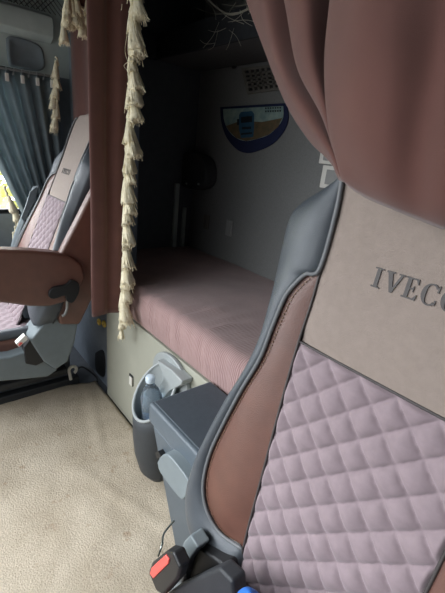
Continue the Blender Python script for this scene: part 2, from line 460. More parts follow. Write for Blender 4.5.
def bottle():
    base, top = Vector((-1.075, .650, .165)), at_y(150, 375, .615)
    ax = (top-base); L = ax.length; rot = Vector((0, 0, 1)).rotation_difference(ax.normalized()).to_matrix().to_4x4()
    mx = Matrix.Translation(base) @ rot
    t = thing('water_bottle', 'clear plastic water bottle with pale blue cap standing in the bottle holder', 'bottle', base)
    r = .042
    prof = [(.012, .004), (.034, 0), (r, .010)]
    for k in range(14): prof.append((r - (.0025 if k % 2 else 0), .02 + k*.0105))
    h = L-.036
    prof += [(r, h-.075), (r*.93, h-.055), (r*.7, h-.030), (r*.42, h-.010), (.0135, h), (.0135, h+.012)]
    v, f = lathev(prof, 32); link('bottle_body', v, f, M['water'], t, matrix=mx)
    v, f = lathev([(r+.0008, .105), (r+.0008, .150)], 32); f = f[:-2]
    link('wrap_label', v, f, M['bottlelabel'], t, matrix=mx)
    cp = []
    rows = []
    for rr, z in ((.0165, h+.006), (.0175, h+.010), (.0175, h+.026), (.0155, h+.030), (.004, h+.031)):
        rows.append([Vector(((rr+(.0006 if k % 2 else 0))*math.cos(2*PI*k/40), (rr+(.0006 if k % 2 else 0))*math.sin(2*PI*k/40), z)) for k in range(40)])
    v, f = grid(rows, True); f += [tuple(range(40)), tuple(len(v)-40+k for k in range(40))]
    link('cap', v, f, M['cap'], t, matrix=mx)
bottle()

# ------------------------------------------------------------------ storage box in front of the bunk
def storage_box():
    x0, x1, y0, y1, z1 = -.825, -.53, .472, .700, .602
    t = thing('storage_box', 'slate grey lidded storage box standing between the bunk and near seat', 'box', (-.68, .58, 0))
    d = .012
    # tapered body
    bot = [(x0+.10, y0+.075, 0), (x1, y0+.075, 0), (x1, y1, 0), (x0+.06, y1, 0)]
    mid = [(x0+.012, y0+.008, z1-.075), (x1, y0+.008, z1-.075), (x1, y1, z1-.075), (x0+.012, y1, z1-.075)]
    v = bot+mid; f = [(0, 1, 2, 3), (4, 7, 6, 5)]+[(i, (i+1) % 4, (i+1) % 4+4, i+4) for i in range(4)]
    link('box_body', v, f, M['box'], t, bevel=.010, seg=3)
    box('lid', (x0, x1+.004, y0, y1+.002, z1-.068, z1), M['box'], t, bevel=.010, seg=3)
    box('lid_mat', (x0+.012, x1-.004, y0+.014, y1-.008, z1-.002, z1+.003), M['boxtop'], t, bevel=.002)
    # light grey pull latch on the front
    a = [at_y(x, y, y0-.030) for x, y in ((157, 462), (162, 455), (170, 457), (189, 482), (188, 490), (184, 499), (178, 497), (160, 473))]
    la = prism('latch', roundpoly(a, 24), (0, .040, 0), M['latch'], t, .006, 3)
    b = [at_y(x, y, y0-.003) for x, y in ((155, 453), (158, 451), (161, 457), (157, 459))]
    prism('hinge', b, (0, .02, 0), M['black'], t, .001)
    b = [at_y(x, y, y0-.003) for x, y in ((181, 463), (184, 461), (191, 470), (189, 475))]
    prism('hinge', b, (0, .02, 0), M['black'], t, .001)
storage_box()

# ------------------------------------------------------------------ seats
NEAR_Y = .470
REC = math.atan(.14)
UP = Vector((0, math.sin(REC), math.cos(REC))); NRM = Vector((0, -math.cos(REC), math.sin(REC)))
P0 = at_y(412, 288, NEAR_Y)
NEAR = Matrix(((1, 0, 0, P0.x), (0, UP.y, NRM.y, P0.y), (0, UP.z, NRM.z, P0.z), (0, 0, 0, 1)))   # local (x, s, n)
def loc(x, y, n=0):
    p = at_plane(x, y, P0+NRM*n, NRM) - P0
    return Vector((p.x, p.dot(UP), n))
A_px = [(388, 60), (371, 74), (356, 115), (345, 175), (338, 213), (321.5, 269.5), (313, 300), (299.5, 341), (284, 395), (264, 470), (244.5, 545), (236, 593), (228, 640)]
A = [loc(*p) for p in A_px]
A_tab = sorted((p.y, p.x) for p in A)
S_SEAM = loc(299.5, 341).y; S_TOP = A[0].y; S_BOT = A[-1].y - .06
B_px = [(321.5, 269.5), (308, 274), (297, 284), (287, 297), (275, 325), (262, 358), (243, 390), (225, 424), (211, 455), (205, 485), (209, 510), (222, 532), (244.5, 548)]
B = [loc(x, y, .012*sm(0, 3, i)*sm(len(B_px)-1, len(B_px)-4, i)) for i, (x, y) in enumerate(B_px)]
C_px = [(386, 60), (368, 72), (353, 115), (343, 174), (325, 188), (303, 202), (291, 215), (284, 238), (277, 270), (269, 305), (260, 340), (249, 364), (235, 388), (222, 410), (208, 438), (197, 464), (190, 488), (188, 512), (193, 538), (206, 560), (240, 584), (236, 612)]
Cv = [loc(x, y, -.015) for x, y in C_px]
def hx(s): return -interp(A_tab, s)       # half width of the centre strip

def mirror(v): return [Vector((-p.x, p.y, p.z)) for p in v]
def letters():
    """bold serif capitals, unit height, as outlines"""
    t, s = .17, .07
    def rect(x0, y0, x1, y1): return [(x0, y0), (x1, y0), (x1, y1), (x0, y1)]
    I = [rect(.14, 0, .34, 1), rect(.02, 0, .46, s), rect(.02, 1-s, .46, 1)]
    V = [[(.34, 0), (.46, 0), (.80, 1-s), (.68, 1-s), (.44, .28)], [(.34, 0), (.44, .28), (.27, 1-s), (.04, 1-s)], rect(-.03, 1-s, .38, 1), rect(.58, 1-s, .88, 1)]
    E_ = [rect(.10, 0, .29, 1), rect(.0, 0, .66, s), rect(.0, 1-s, .62, 1), rect(.29, .46, .48, .54), rect(.44, .36, .49, .64),
          [(.52, s), (.66, s), (.70, .28), (.66, .28)], [(.50, 1-s), (.62, 1-s), (.64, .74), (.60, .74)]]
    def arc(cx, a0, a1, wt, wn):
        out = []
        n = 22
        for k in range(n):
            a, b = a0+(a1-a0)*k/n, a0+(a1-a0)*(k+1)/n
            def P(g, i):
                th = wn+(wt-wn)*abs(math.cos(g)); rx, ry = (.40-th*i), (.51-wn*i)
                return (cx+rx*math.cos(g), .5+ry*math.sin(g))
            out.append([P(a, 0), P(b, 0), P(b, 1), P(a, 1)])
        return out
    Cc = arc(.42, .75, 2*PI-.75, .20, .07)+[[(.66, .66), (.74, .66), (.74, .98), (.70, .98)], [(.66, .30), (.74, .30), (.72, .06), (.68, .10)]]
    O = arc(.42, 0, 2*PI, .20, .07)
    return [I, V, E_, Cc, O]
def lettering_mesh():
    mb = MB(); h = .0262
    cxs = [loc(379.5, 279).x, loc(396, 283.5).x, loc(413.5, 288).x, loc(432.5, 294).x]
    cxs.append(cxs[3]+(cxs[3]-cxs[2])*1.02)
    ws = (.46, .86, .68, .80, .84)
    for L, c, w in zip(letters(), cxs, ws):
        for poly in L:
            pts = [Vector((c+(x-w/2)*h, (y-.5)*h, headn(c+(x-w/2)*h, 0)-.003)) for x, y in poly]
            mb.add(*prismv(pts, (0, 0, .0048)))
    return mb
def headn(x, s):
    return .002*(1-(x/.2)**2) + .004*sm(S_SEAM, S_SEAM+.03, s)
def quilth(x, s):
    c = .039; u = (x*1.03+s)/math.sqrt(2)/c; w = (x*1.03-s)/math.sqrt(2)/c
    a = abs(math.sin(PI*u)); b = abs(math.sin(PI*w))
    return .0105*(a*b)**.42

def seat_meshes():
    out = []
    # headrest panel
    rows = []; n = 40
    for j in range(60):
        s = S_SEAM+.0005+(S_TOP+.035-S_SEAM)*j/59; h = hx(min(s, S_TOP)); r = []
        for i in range(n+1):
            x = h*(2*i/n-1); r.append(Vector((x, s, headn(x, s) - .03*sm(S_TOP, S_TOP+.035, s)**2 - .006*abs(2*i/n-1)**8)))
        rows.append(r)
    for k in range(1, 8):                      # roll over the top to the rear
        a = k/7*PI/2; r = []
        for i in range(n+1): r.append(Vector((hx(S_TOP)*(2*i/n-1), S_TOP+.035+.02*math.sin(a), headn(0, 0)-.03-.04*k/7)))
        rows.append(r)
    out.append(('headrest_panel', grid(rows), 'headcloth', 0))
    # quilted insert
    rows = []; n = 150; m = 300
    for j in range(m+1):
        s = S_BOT+(S_SEAM-S_BOT)*j/m; h = hx(s); r = []
        for i in range(n+1):
            x = h*(2*i/n-1); e = min(1, (1-abs(2*i/n-1))*h/.006); e2 = min(1, (S_SEAM-s)/.006)
            r.append(Vector((x, s, -.002 + quilth(x, s)*min(e, e2) + .002*noise.noise(Vector((x*20, s*20, 0))))))
        rows.append(r)
    out.append(('quilted_insert', grid(rows), 'quilt', 0))
    # leather panels and bolsters, both sides
    NN = 70
    Asub = resample(A[5:11], NN); Bs = resample(B, NN)
    inner = resample(A[:6]+B[1:]+[loc(236, 593)+Vector((0, 0, .0))], 110); outer = resample(Cv, 110)
    for sg in (1, -1):
        mm = (lambda v: v) if sg == 1 else mirror
        rows = []
        for a, b in zip(Asub, Bs):
            w_ = (a-b).length; r = []
            for k in range(13):
                w = k/12; p = a.lerp(b, w); p.z += .07*w_*math.sin(PI*w); r.append(p)
            rows.append(mm(r))
        out.append(('leather_panel', grid(rows), 'leather_brown', 0))
        rows = []
        for i, (a, c) in enumerate(zip(inner, outer)):
            w_ = min((a-c).length, .12); r = []
            for k in range(13):
                w = k/12; p = a.lerp(c, w); p.z += .22*w_*math.sin(PI*w**.9)**.9 - .004*(1-w)*(0 if k else 1); r.append(p)
            d = Vector((1 if c.x > 0 else -1, 0, 0))
            r.append(c + Vector((.006, 0, -.03))); r.append(c+Vector((.018, 0, -.065)))
            rows.append(mm(r))
        out.append(('bolster', grid(rows), 'leather_dark', 0))
        out.append(('piping', tubev(mm([p+Vector((0, 0, .005)) for p in resample(A[:6]+B[1:], 120)]), .0036, 8), 'piping', 0))
        out.append(('seam', tubev(mm([p+Vector((0, 0, .002)) for p in resample(A, 90)]), .0022, 6), 'letter', 0))
        # stitched line just inside the leather panel: short dashes
        mb = MB()
        q = [b.lerp(a, min(.45, .010/max(.001, (a-b).length)))+Vector((0, 0, .0035)) for a, b in zip(resample(A[5:11], 200), resample(B, 200))]
        for k in range(4, 196, 2): mb.add(*tubev(mm([q[k], q[k+1]]), .0010, 5))
        out.append(('stitching', (mb.v, mb.f), 'stitch', 0))
    out.append(('cross_seam', tubev([Vector((hx(S_SEAM)*(2*i/30-1), S_SEAM, headn(hx(S_SEAM)*(2*i/30-1), S_SEAM)+.000)) for i in range(31)], .0022, 6), 'letter', 0))
    # rear shell
    rows = []
    for c in outer[::3]+[outer[-1]]:
        x = abs(c.x)-.014
        rows.append([Vector((-x+2*x*k/16, c.y, (-.075-.05*math.sin(PI*k/16)**.5)*(1-.45*sm(S_SEAM, S_TOP, c.y)))) for k in range(17)])
    out.append(('rear_shell', grid(rows), 'shell', .01))
    lm = lettering_mesh(); out.append(('lettering', (lm.v, lm.f), 'letter', 0))
    return out
SEAT = []
for nm, (v, f), m, sol in seat_meshes():
    me = bpy.data.meshes.new(nm); me.from_pydata([tuple(p) for p in v], [], f); me.update()
    me.materials.append(M[m]); SEAT.append((nm, me, sol))
def add_backrest(t, mx):
    for nm, me, sol in SEAT:
        finish(nm, me, None, t, nm != 'lettering', solid=sol, matrix=mx)

ns = thing('truck_seat', 'near seat with dark lettering across its headrest and lilac quilted insert', 'seat', (P0.x, .25, 0), 'cab seats')
add_backrest(ns, NEAR)
# near seat: cushion, base, dark side cover, buckle (mostly below the frame)
cz = .47
qn = MB(); rows = []
for j in range(60):
    y = -.12+.44*j/59; rows.append([Vector((P0.x+.17*(2*i/50-1), y, cz+quilth(.17*(2*i/50-1), y)-.03*sm(-.06, -.12, y)+.01)) for i in range(51)])
v, f = grid(rows); link('cushion_quilt', v, f, M['quilt'], ns)
box('cushion', (P0.x-.235, P0.x+.235, -.12, .40, .36, cz), M['leather_brown'], ns, bevel=.03, seg=4)
box('pedestal', (P0.x-.18, P0.x+.18, -.02, .36, -.012, .36), M['shell'], ns, bevel=.02)
# dark moulded side cover whose top shows at the bottom edge
sc_ = [at_plane(x, y, Vector((0, .30, 0)), Vector((0, 1, 0))) for x, y in ((158, 600), (172, 590), (196, 578), (218, 568), (232, 582), (234, 605), (234, 680), (150, 680))]
prism('side_cover', sc_, (0, .03, 0), M['shell'], ns, .006, 3)
# grey bracket and black cover behind the buckle
br = [at_y(x, y, .335) for x, y in ((190, 535), (198, 548), (188, 562), (184, 580), (176, 598), (166, 600), (172, 575), (177, 556), (184, 541))]
prism('buckle_bracket', br, (0, .03, 0), M['latch'], ns, .004, 3)
br = [at_y(x, y, .350) for x, y in ((196, 545), (224, 566), (226, 580), (180, 600), (184, 575))]
prism('buckle_cover', br, (0, .04, 0), M['black'], ns, .006, 3)
bk = [at_y(x, y, .28) for x, y in ((148, 572), (151, 563), (166, 551), (173, 553), (180, 569), (177, 580), (163, 596), (156, 592))]
bo = prism('belt_buckle', bk, (0, .025, 0), M['black'], ns, .006, 3)
rb = [at_y(x, y, .277) for x, y in ((149.5, 574), (151, 568), (165, 555), (168.5, 560), (168, 564), (153, 579))]
prism('red_button', rb, (0, .006, 0), M['red'], bo, .002, 2)
tube('buckle_wire', [at_y(158, 556, .30), at_y(162, 545, .31), at_y(163, 536, .33), at_y(167, 529, .36), at_y(174, 521, .39)], .0022, M['steel'], ns, 8, 20)

# blue cloth corner at the base of the near backrest
bc = [[at_y(x, y, Y) for x, y, Y in r] for r in (
    [(238, 592, .30), (244, 588, .30), (250, 588, .30), (258, 593, .30)], [(238, 600, .29), (245, 592, .275), (252, 592, .275), (260, 600, .29)],
    [(236, 620, .29), (245, 616, .27), (254, 616, .27), (262, 620, .29)], [(234, 650, .29), (245, 650, .28), (256, 650, .28), (266, 650, .29)])]
v, f = grid([catmull(r, 12) for r in bc])
tag(link('blue_cloth', v, f, M['blue'], solid=.006, sub=1), 'small blue cloth tucked at the foot of the near seat insert', 'cloth')

# ---- far seat
PF = at_y(67, 172, .62); RF = math.atan(.42)
UF = Vector((0, math.sin(RF), math.cos(RF))); NF = Vector((0, -math.cos(RF), math.sin(RF)))
FAR = Matrix(((1, 0, 0, PF.x), (0, UF.y, NF.y, PF.y), (0, UF.z, NF.z, PF.z), (0, 0, 0, 1)))
fs = thing('truck_seat', 'far seat with brown leather armrest in front of the side window curtain', 'seat', (PF.x, .35, 0), 'cab seats')
add_backrest(fs, FAR)
XI = -1.66                                   # inner side of the far seat
sp = [at_x(x, y, XI+.035) for x, y in ((98, 182), (90, 196), (78, 220), (66, 243), (55, 264), (52, 290), (60, 325), (80, 325), (92, 300), (97, 250))]
prism('side_panel', sp, (-.05, 0, 0), M['leather_brown'], fs, .012, 3)
ap = [at_x(x, y, XI+.06) for x, y in ((-60, 246), (-30, 248), (0, 250), (30, 251), (55, 253), (72, 257), (83, 265), (86, 278), (80, 292), (68, 302), (50, 307), (30, 307), (0, 303), (-30, 300), (-60, 297))]
prism('armrest', ap, (-.075, 0, 0), M['leather_brown'], fs, .016, 4)
lv = [at_x(x, y, XI+.075) for x, y in ((49, 294), (53, 288), (66, 285), (72, 280), (79, 284), (79, 293), (73, 303), (67, 301), (65, 296), (55, 299), (50, 298))]
al = prism('adjuster', roundpoly(lv, 30), (-.02, 0, 0), M['black'], fs, .003, 2)
tube('hook', [at_x(67, 301, XI+.05), at_x(67, 308, XI+.05), at_x(65, 314, XI+.05), at_x(62, 316, XI+.05)], .006, M['greyplate'], fs, 8, 12)
# cushion
zc = at_x(5, 336, XI-.10).z
rows = []
for j in range(64):
    y = -.05+.57*j/63; rows.append([Vector((PF.x+.2*(2*i/56-1), y, zc+.012+quilth(.2*(2*i/56-1), y))) for i in range(57)])
v, f = grid(rows); link('cushion_quilt', v, f, M['quilt'], fs)
box('cushion', (PF.x-.28, XI-.06, -.08, .56, zc-.13, zc), M['leather_brown'], fs, bevel=.03, seg=4)
bo_ = MB().add(*tubev([(XI-.085, y, zc+.012) for y in (-.05, .15, .35, .46, .50)], .024, 12))
bo_.link('cushion_edge', M['leather_dark'], fs)
# grey console at the cushion's rear corner, lower cover, pedestal
cs = [at_x(x, y, XI+.02) for x, y in ((79, 319), (52, 318), (45, 322), (30, 341), (36, 350), (44, 362), (56, 370), (68, 362), (75, 342))]
prism('console', cs, (-.14, 0, 0), M['seatside'], fs, .010, 3)
lc = [at_x(x, y, XI) for x, y in ((-30, 362), (10, 357), (34, 349), (46, 362), (58, 370), (48, 377), (20, 380), (-30, 384))]
prism('lower_cover', lc, (-.12, 0, 0), M['seatside'], fs, .008, 3)
kb = [at_x(x, y, XI+.012) for x, y in ((24, 348), (31, 339), (43, 352), (44, 362), (36, 366), (26, 364))]
bk2 = prism('belt_buckle', kb, (-.05, 0, 0), M['black'], fs, .004, 2)
kb = [at_x(x, y, XI+.022) for x, y in ((16, 344), (25, 335.5), (28.5, 339), (19, 347.5))]
prism('button', kb, (-.03, 0, 0), M['white'], bk2, .002, 2)
kb = [at_x(x, y, XI+.026) for x, y in ((18.5, 345), (20.5, 342.5), (23, 343), (19.5, 346.5))]
prism('red_mark', kb, (-.006, 0, 0), M['red'], bk2, .001, 1)
box('pedestal', (PF.x-.2, -1.93, -.1, .60, -.012, zc-.13), M['rubber'], fs, bevel=.02)
for y0 in (.0,):
    box('floor_rail', (-1.935, -1.885, -.1, .63, -.012, .05), M['shell'], fs, bevel=.008)
    box('slide_rail', (-1.93, -1.86, -.1, .56, .10, .135), M['shell'], fs, bevel=.008)

# ------------------------------------------------------------------ far seat belt
sb = thing('seat_belt', 'grey seat belt hanging beside the far seat in front of the window', 'seat belt', at_x(58, 158, -2.36))
def strap(name, pts, w, m, parent):
    c = resample([Vector(p) for p in pts], 24); rows = []
    for i, p in enumerate(c):
        rows.append([p+Vector((.010*k, w*k, .25*w*k)) for k in (-1, -.5, 0, .5, 1)])
    v, f = grid(rows); return link(name, v, f, m, parent, solid=.004)
BXX = -2.36
strap('strap', [at_x(59, 158, BXX), at_x(52, 178, BXX), at_x(42, 203, BXX), at_x(31, 224, BXX), at_x(18, 250, BXX), at_x(8, 275, BXX)], .020, M['belt'], sb)
strap('strap', [at_x(36, 186, BXX+.02), at_x(29, 205, BXX+.02), at_x(18, 232, BXX+.02), at_x(10, 262, BXX+.02)], .014, M['belt'], sb)
gp = [at_x(x, y, BXX+.03) for x, y in ((30, 192), (36, 187), (38, 190), (35, 203), (29, 212), (24, 222), (21, 218), (26, 205))]
prism('tongue', gp, (-.012, 0, 0), M['latch'], sb, .003)
gp = [at_x(x, y, BXX+.035) for x, y in ((33, 221), (39, 224), (38, 229), (31, 229), (24, 224), (25, 220))]
prism('slider', gp, (-.016, 0, 0), M['black'], sb, .003)
gp = [at_x(x, y, BXX+.015) for x, y in ((56, 160), (59, 156), (62, 159), (61, 166), (57, 167))]
prism('upper_anchor', gp, (-.02, 0, 0), M['latch'], sb, .003)

# ------------------------------------------------------------------ tassels and curtains
def tassel_mesh(seed):
    rnd = random.Random(seed); mb = MB(); n = 22
    rows = []
    for r, z in ((.004, 0), (.007, -.006), (.0055, -.013), (.0085, -.022), (.0125, -.042), (.016, -.060), (.0185, -.074), (.012, -.078)):
        rows.append([Vector((r*(1+.16*math.sin(k*2.6+seed)*(z < -.02))*math.cos(2*PI*k/n), r*(1+.16*math.cos(k*3.1+seed)*(z < -.02))*math.sin(2*PI*k/n), z+(rnd.uniform(-.006, .004) if z < -.06 else 0))) for k in range(n)])
    v, f = grid(rows, True); f += [tuple(range(n)), tuple(len(v)-n+k for k in range(n))]; mb.add(v, f)
    for k in range(26):
        a = rnd.uniform(0, 2*PI); e = rnd.uniform(.7, 1.25)
        p = [Vector((.006*math.cos(a), .006*math.sin(a), -.014)), Vector((.0125*math.cos(a), .0125*math.sin(a), -.045)), Vector((.019*e*math.cos(a+.2), .019*e*math.sin(a+.2), -.080+rnd.uniform(-.012, .010)))]
        mb.add(*tubev(catmull(p, 5), .0011, 4))
    me = bpy.data.meshes.new('tassel'); me.from_pydata([tuple(p) for p in mb.v], [], mb.f); me.update()
    me.materials.append(M['fringe'])
    for p in me.polygons: p.use_smooth = True
    return me
TM = [tassel_mesh(k) for k in range(5)]
_tk = [0]
def tassel(parent, p, tilt=(0, 0), scale=1.0):
    _tk[0] += 1; k = _tk[0]
    o = bpy.data.objects.new('tassel', TM[k % 5]); C.objects.link(o)
    o.matrix_basis = Matrix.Translation(p) @ Matrix.Rotation(tilt[0], 4, 'X') @ Matrix.Rotation(tilt[1], 4, 'Y') @ Matrix.Rotation(k*1.7, 4, 'Z') @ Matrix.Scale(scale, 4)
    put(o, parent); return o
def braid(pts, r=.007, n=60, seed=0):
    c = resample(pts, n)
    c = [p+Vector((0, .0022*math.sin(i*2.1), .002*math.sin(i*1.3))) for i, p in enumerate(c)]
    return tubev(c, r, 8, .8, True, [r*(1+.22*math.sin(i*1.9+seed)) for i in range(n)])

# middle curtain, bunched at the left end of the bunk
mc = thing('bunk_curtain', 'bunched rust brown curtain edged with cream tassels, hanging before the bunk end', 'curtain', (-1.44, .62, .60))
def mid_curtain():
    zt = 2.04
    path_top = [(-2.38, .815), (-2.28, .795), (-2.18, .815), (-2.06, .795), (-1.85, .79), (-1.64, .76), (-1.50, .66), (-1.425, .545), (-1.415, .585), (-1.435, .615), (-1.410, .65), (-1.405, .685)]
    path_bot = [(-2.38, .815), (-2.28, .80), (-2.18, .815), (-2.06, .80), (-1.85, .79), (-1.66, .76), (-1.52, .66), (-1.452, .548), (-1.430, .585), (-1.440, .615), (-1.425, .65), (-1.425, .685)]
    rows = []
    for j in range(50):
        w = j/49; pts = []
        for (a, b), (c, d) in zip(path_top, path_bot):
            z = zt+(.622+.14*sm(-1.46, -1.52, a)-zt)*w
            k = .006*noise.noise(Vector((a*7, b*9, z*2.2)))
            pts.append(Vector((a+(c-a)*w+k, b+(d-b)*w+k*.6, z+.010*math.sin(a*9)*w)))
        rows.append(catmull(pts, 120))
    v, f = grid(rows); link('cloth', v, f, M['red_curtain'], mc, solid=.004)
mid_curtain()
edge = [at_y(x, y, .668) for x, y in ((133, -50), (132.5, 0), (131, 50), (130, 100), (127.5, 150), (126, 200), (124.5, 250), (122.5, 290), (122, 316))]
v, f = braid(edge, .011, 110)
fr = link('fringe', v, f, M['fringe'], mc)
v, f = braid([p+Vector((.018, .0, 0)) for p in edge], .0095, 110, 2); link('braid', v, f, M['fringe'], fr)
ec = resample(edge, 40)
for k, p in enumerate(ec[1:-2]):
    s = .95+.25*math.sin(k*2.3); s = s if k % 5 else 1.3
    tassel(fr, p+Vector((.038+.006*math.sin(k*2.7), -.012-.004*(k % 3), .022)), (0, -.30+.12*math.sin(k*1.9)), s*1.10)
for x, y, s in ((122, 316, 1.0), (126, 308, 1.0), (121.5, 327, .9)):
    tassel(fr, at_y(x, y, .655), (0, .05), s*.8)
for a, b, c in (((118, -4), (121, 10), (122, 4)), ((128, 30), (125, 50), (128, 62)), ((141, 5), (146, 15), (150, 20)), ((128, 62), (124, 66), (129, 72))):
    v, f = tubev(catmull([at_y(*a, .65), at_y(*b, .65), at_y(*c, .65)], 10), .0008, 5); link('loose_thread', v, f, M['fringe'], fr)

# tasselled valance above the aisle, only its lower edge shows
va = thing('valance', 'cream tasselled valance edge hanging from the ceiling left of the bunk curtain', 'valance', at_x(76, -20, -1.6))
VX = -1.62
vp = [at_x(x, y, VX) for x, y in ((56, -22), (62, -12), (66, 0), (74, -4), (78, 6), (86, 8), (92, -2), (100, -20))]
top_ = [Vector((p.x, p.y, 2.045)) for p in vp]
v, f = grid([catmull([t_.lerp(b_, k/8) for t_, b_ in zip(top_, vp)], 50) for k in range(9)])
link('cloth', v, f, M['red_curtain'], va, solid=.004)
v, f = braid(vp, .007, 50); vf = link('fringe', v, f, M['fringe'], va)
for x, y, s in ((66, -2, 1.0), (64, 8, .85), (63, 21, .95), (68, -8, .9), (75, 2, 1.0), (76, -8, .9), (72, -2, .8), (79, 9, .8), (82, 14, .95), (88, 4, 1.0), (89, 16, .95), (88, -8, 1.0), (70, 12, .7)):
    tassel(vf, at_x(x, y, VX+.01), (.1*math.sin(x), .1*math.cos(y)), s*.92)

# grey window curtain on its rod
wc = thing('window_curtain', 'blue grey pleated curtain drawn across the side window behind the far seat', 'curtain', (LX+.06, .6, .8))
r0, r1 = at_x(-40, 61, LX+.06), at_x(54, 76.5, LX+.06)
cols = []
nC = 15
for k in range(nC):
    u = k/(nC-1)
    x = LX+.05+.016*(1 if k % 2 else -1)
    yt = (r0.y-.05) + (r1.y+.02-(r0.y-.05))*u
    pts = []
    for j in range(6):
        w = j/5; z = 1.600-.78*w
        ylo = .545+(.79-.545)*u
        pts.append(Vector((x, yt+(ylo-yt)*w**1.05, z)))
    cols.append(pts)
rows = surf(cols, 140, 40)
v, f = grid(rows); link('cloth', v, f, M['grey_curtain'], wc, solid=.004)
fe = [at_x(x, y, LX+.085) for x, y in ((55, 57), (58, 62), (56, 80), (55, 105), (57, 130))]
v, f = braid(fe, .006, 40); wfr = link('fringe', v, f, M['fringe'], wc)
for x, y, s in ((56, 60, 1.1), (55, 70, 1.1), (57, 80, 1.2), (54, 92, 1.1), (57, 100, 1.2), (56, 112, 1.15), (55, 118, 1.0)):
    tassel(wfr, at_x(x, y, LX+.09), (.15*math.sin(y), .1), s)
lo = [at_x(x, y, LX+.09) for x, y in ((4, 186), (11, 205), (18, 224), (16, 236))]
v, f = braid(lo, .008, 30); wf2 = link('fringe', v, f, M['fringe'], wc)
for x, y in ((9, 196), (13, 205), (17, 213), (19, 222), (15, 226), (13, 232)):
    tassel(wf2, at_x(x, y, LX+.095), (.2, .1), 1.2)
rd = thing('curtain_rod', 'thin pale curtain rod with white clips above the side window', 'rod', r1)
v, f = tubev([Vector((LX+.06, -.5, r0.z-.02)), r0, r1+Vector((0, .02, 0))], .006, 10); link('rod', v, f, M['rim'], rd)
for k in range(9):
    y = r0.y+(r1.y-r0.y)*(.28+.085*k); z = r0.z+(r1.z-r0.z)*(.28+.085*k)
    ring_ = [Vector((LX+.06+.011*math.cos(a), y+.004*math.sin(a), z-.008+.016*math.sin(a))) for a in [2*PI*i/16 for i in range(17)]]
    v, f = tubev(ring_, .0022, 6); link('ring', v, f, M['rim'], rd)
    if k % 2 == 0: box('clip', (LX+.066, LX+.078, y-.008, y+.010, z-.058, z-.020), M['white'], rd, bevel=.003)

# near curtain swagged over the near headrest
nc = thing('swag_curtain', 'large rust brown curtain gathered in folds above the near seat headrest', 'curtain', at_y(400, 200, .40))
def cc(pts): return [at_y(x, y, Y) for x, y, Y in pts]
cols = [
 cc([(262, -40, .60), (240, -80, .57), (233, -50, .54), (247, 0, .52), (265, 50, .50), (286, 101, .475), (309, 138, .455), (326, 155, .44), (335, 165, .43), (341, 179, .42)]) [1:],
 cc([(256, -80, .53), (256, -50, .50), (266, 0, .475), (279, 60, .455), (306, 112, .43), (331, 152, .415), (344, 180, .41)]),
 cc([(286, -80, .53), (288, -50, .51), (294, 0, .50), (306, 65, .475), (331, 115, .45), (339, 152, .425), (347, 180, .41)]),
 cc([(274, -80, .50), (276, -50, .48), (286, 0, .455), (299, 65, .44), (323, 115, .415), (335, 150, .405), (345, 180, .40)]),
 cc([(300, -80, .46), (302, -50, .445), (308, 0, .43), (313, 60, .415), (327, 115, .40), (337, 152, .40), (346, 181, .40)]),
 cc([(350, -80, .50), (348, -50, .49), (342, 0, .48), (337, 60, .46), (339, 115, .43), (345, 155, .415), (348, 182, .40)]),
 cc([(340, -80, .44), (336, -50, .43), (331, 0, .41), (326, 60, .40), (329, 120, .39), (338, 160, .39), (346, 183, .395)]),
 cc([(360, -80, .40), (358, -50, .385), (354, 0, .365), (350, 60, .355), (351, 120, .355), (356, 165, .37), (363, 194, .39)]),
 cc([(395, -80, .39), (393, -50, .375), (390, 0, .355), (388, 60, .345), (386, 130, .345), (386, 180, .36), (388, 205, .385)]),
 cc([(440, -80, .40), (440, -50, .39), (438, 0, .37), (434, 60, .362), (424, 130, .355), (418, 190, .365), (418, 217, .385)]),
 cc([(490, -80, .41), (488, -50, .39), (482, 0, .37), (474, 70, .355), (462, 150, .345), (452, 205, .36), (450, 229, .385)]),
 cc([(560, -80, .44), (556, -50, .43), (548, 0, .41), (535, 80, .39), (520, 160, .38), (505, 220, .385), (500, 245, .40)]),
 cc([(680, -80, .56), (670, -50, .55), (650, 0, .53), (620, 80, .50), (590, 170, .48), (565, 230, .46), (560, 255, .46)]),
]
for X, Y, zb in ((.16, .56, 1.02), (.27, .64, .80), (.38, .58, .70), (.53, .63, .66)):       # unseen stretch down to the right wall, added to block light
    cols.append([Vector((X, Y, 2.03-(2.03-zb)*k/6)) for k in range(7)])
for c in cols: c.append(c[-1]+Vector((.0, .022, .008)))
# keep every column rising to the ceiling rail
for c in cols: c.insert(0, Vector((c[0].x*1.05, min(.60, c[0].y+.05), 2.045)))
rows = surf(cols, 240, 80)
for j, r in enumerate(rows):
    for i, p in enumerate(r): r[i] = p+Vector((0, 1, 0))*.0035*noise.noise(p*9)
v, f = grid(rows); link('cloth', v, f, M['red_curtain'], nc, solid=.005)

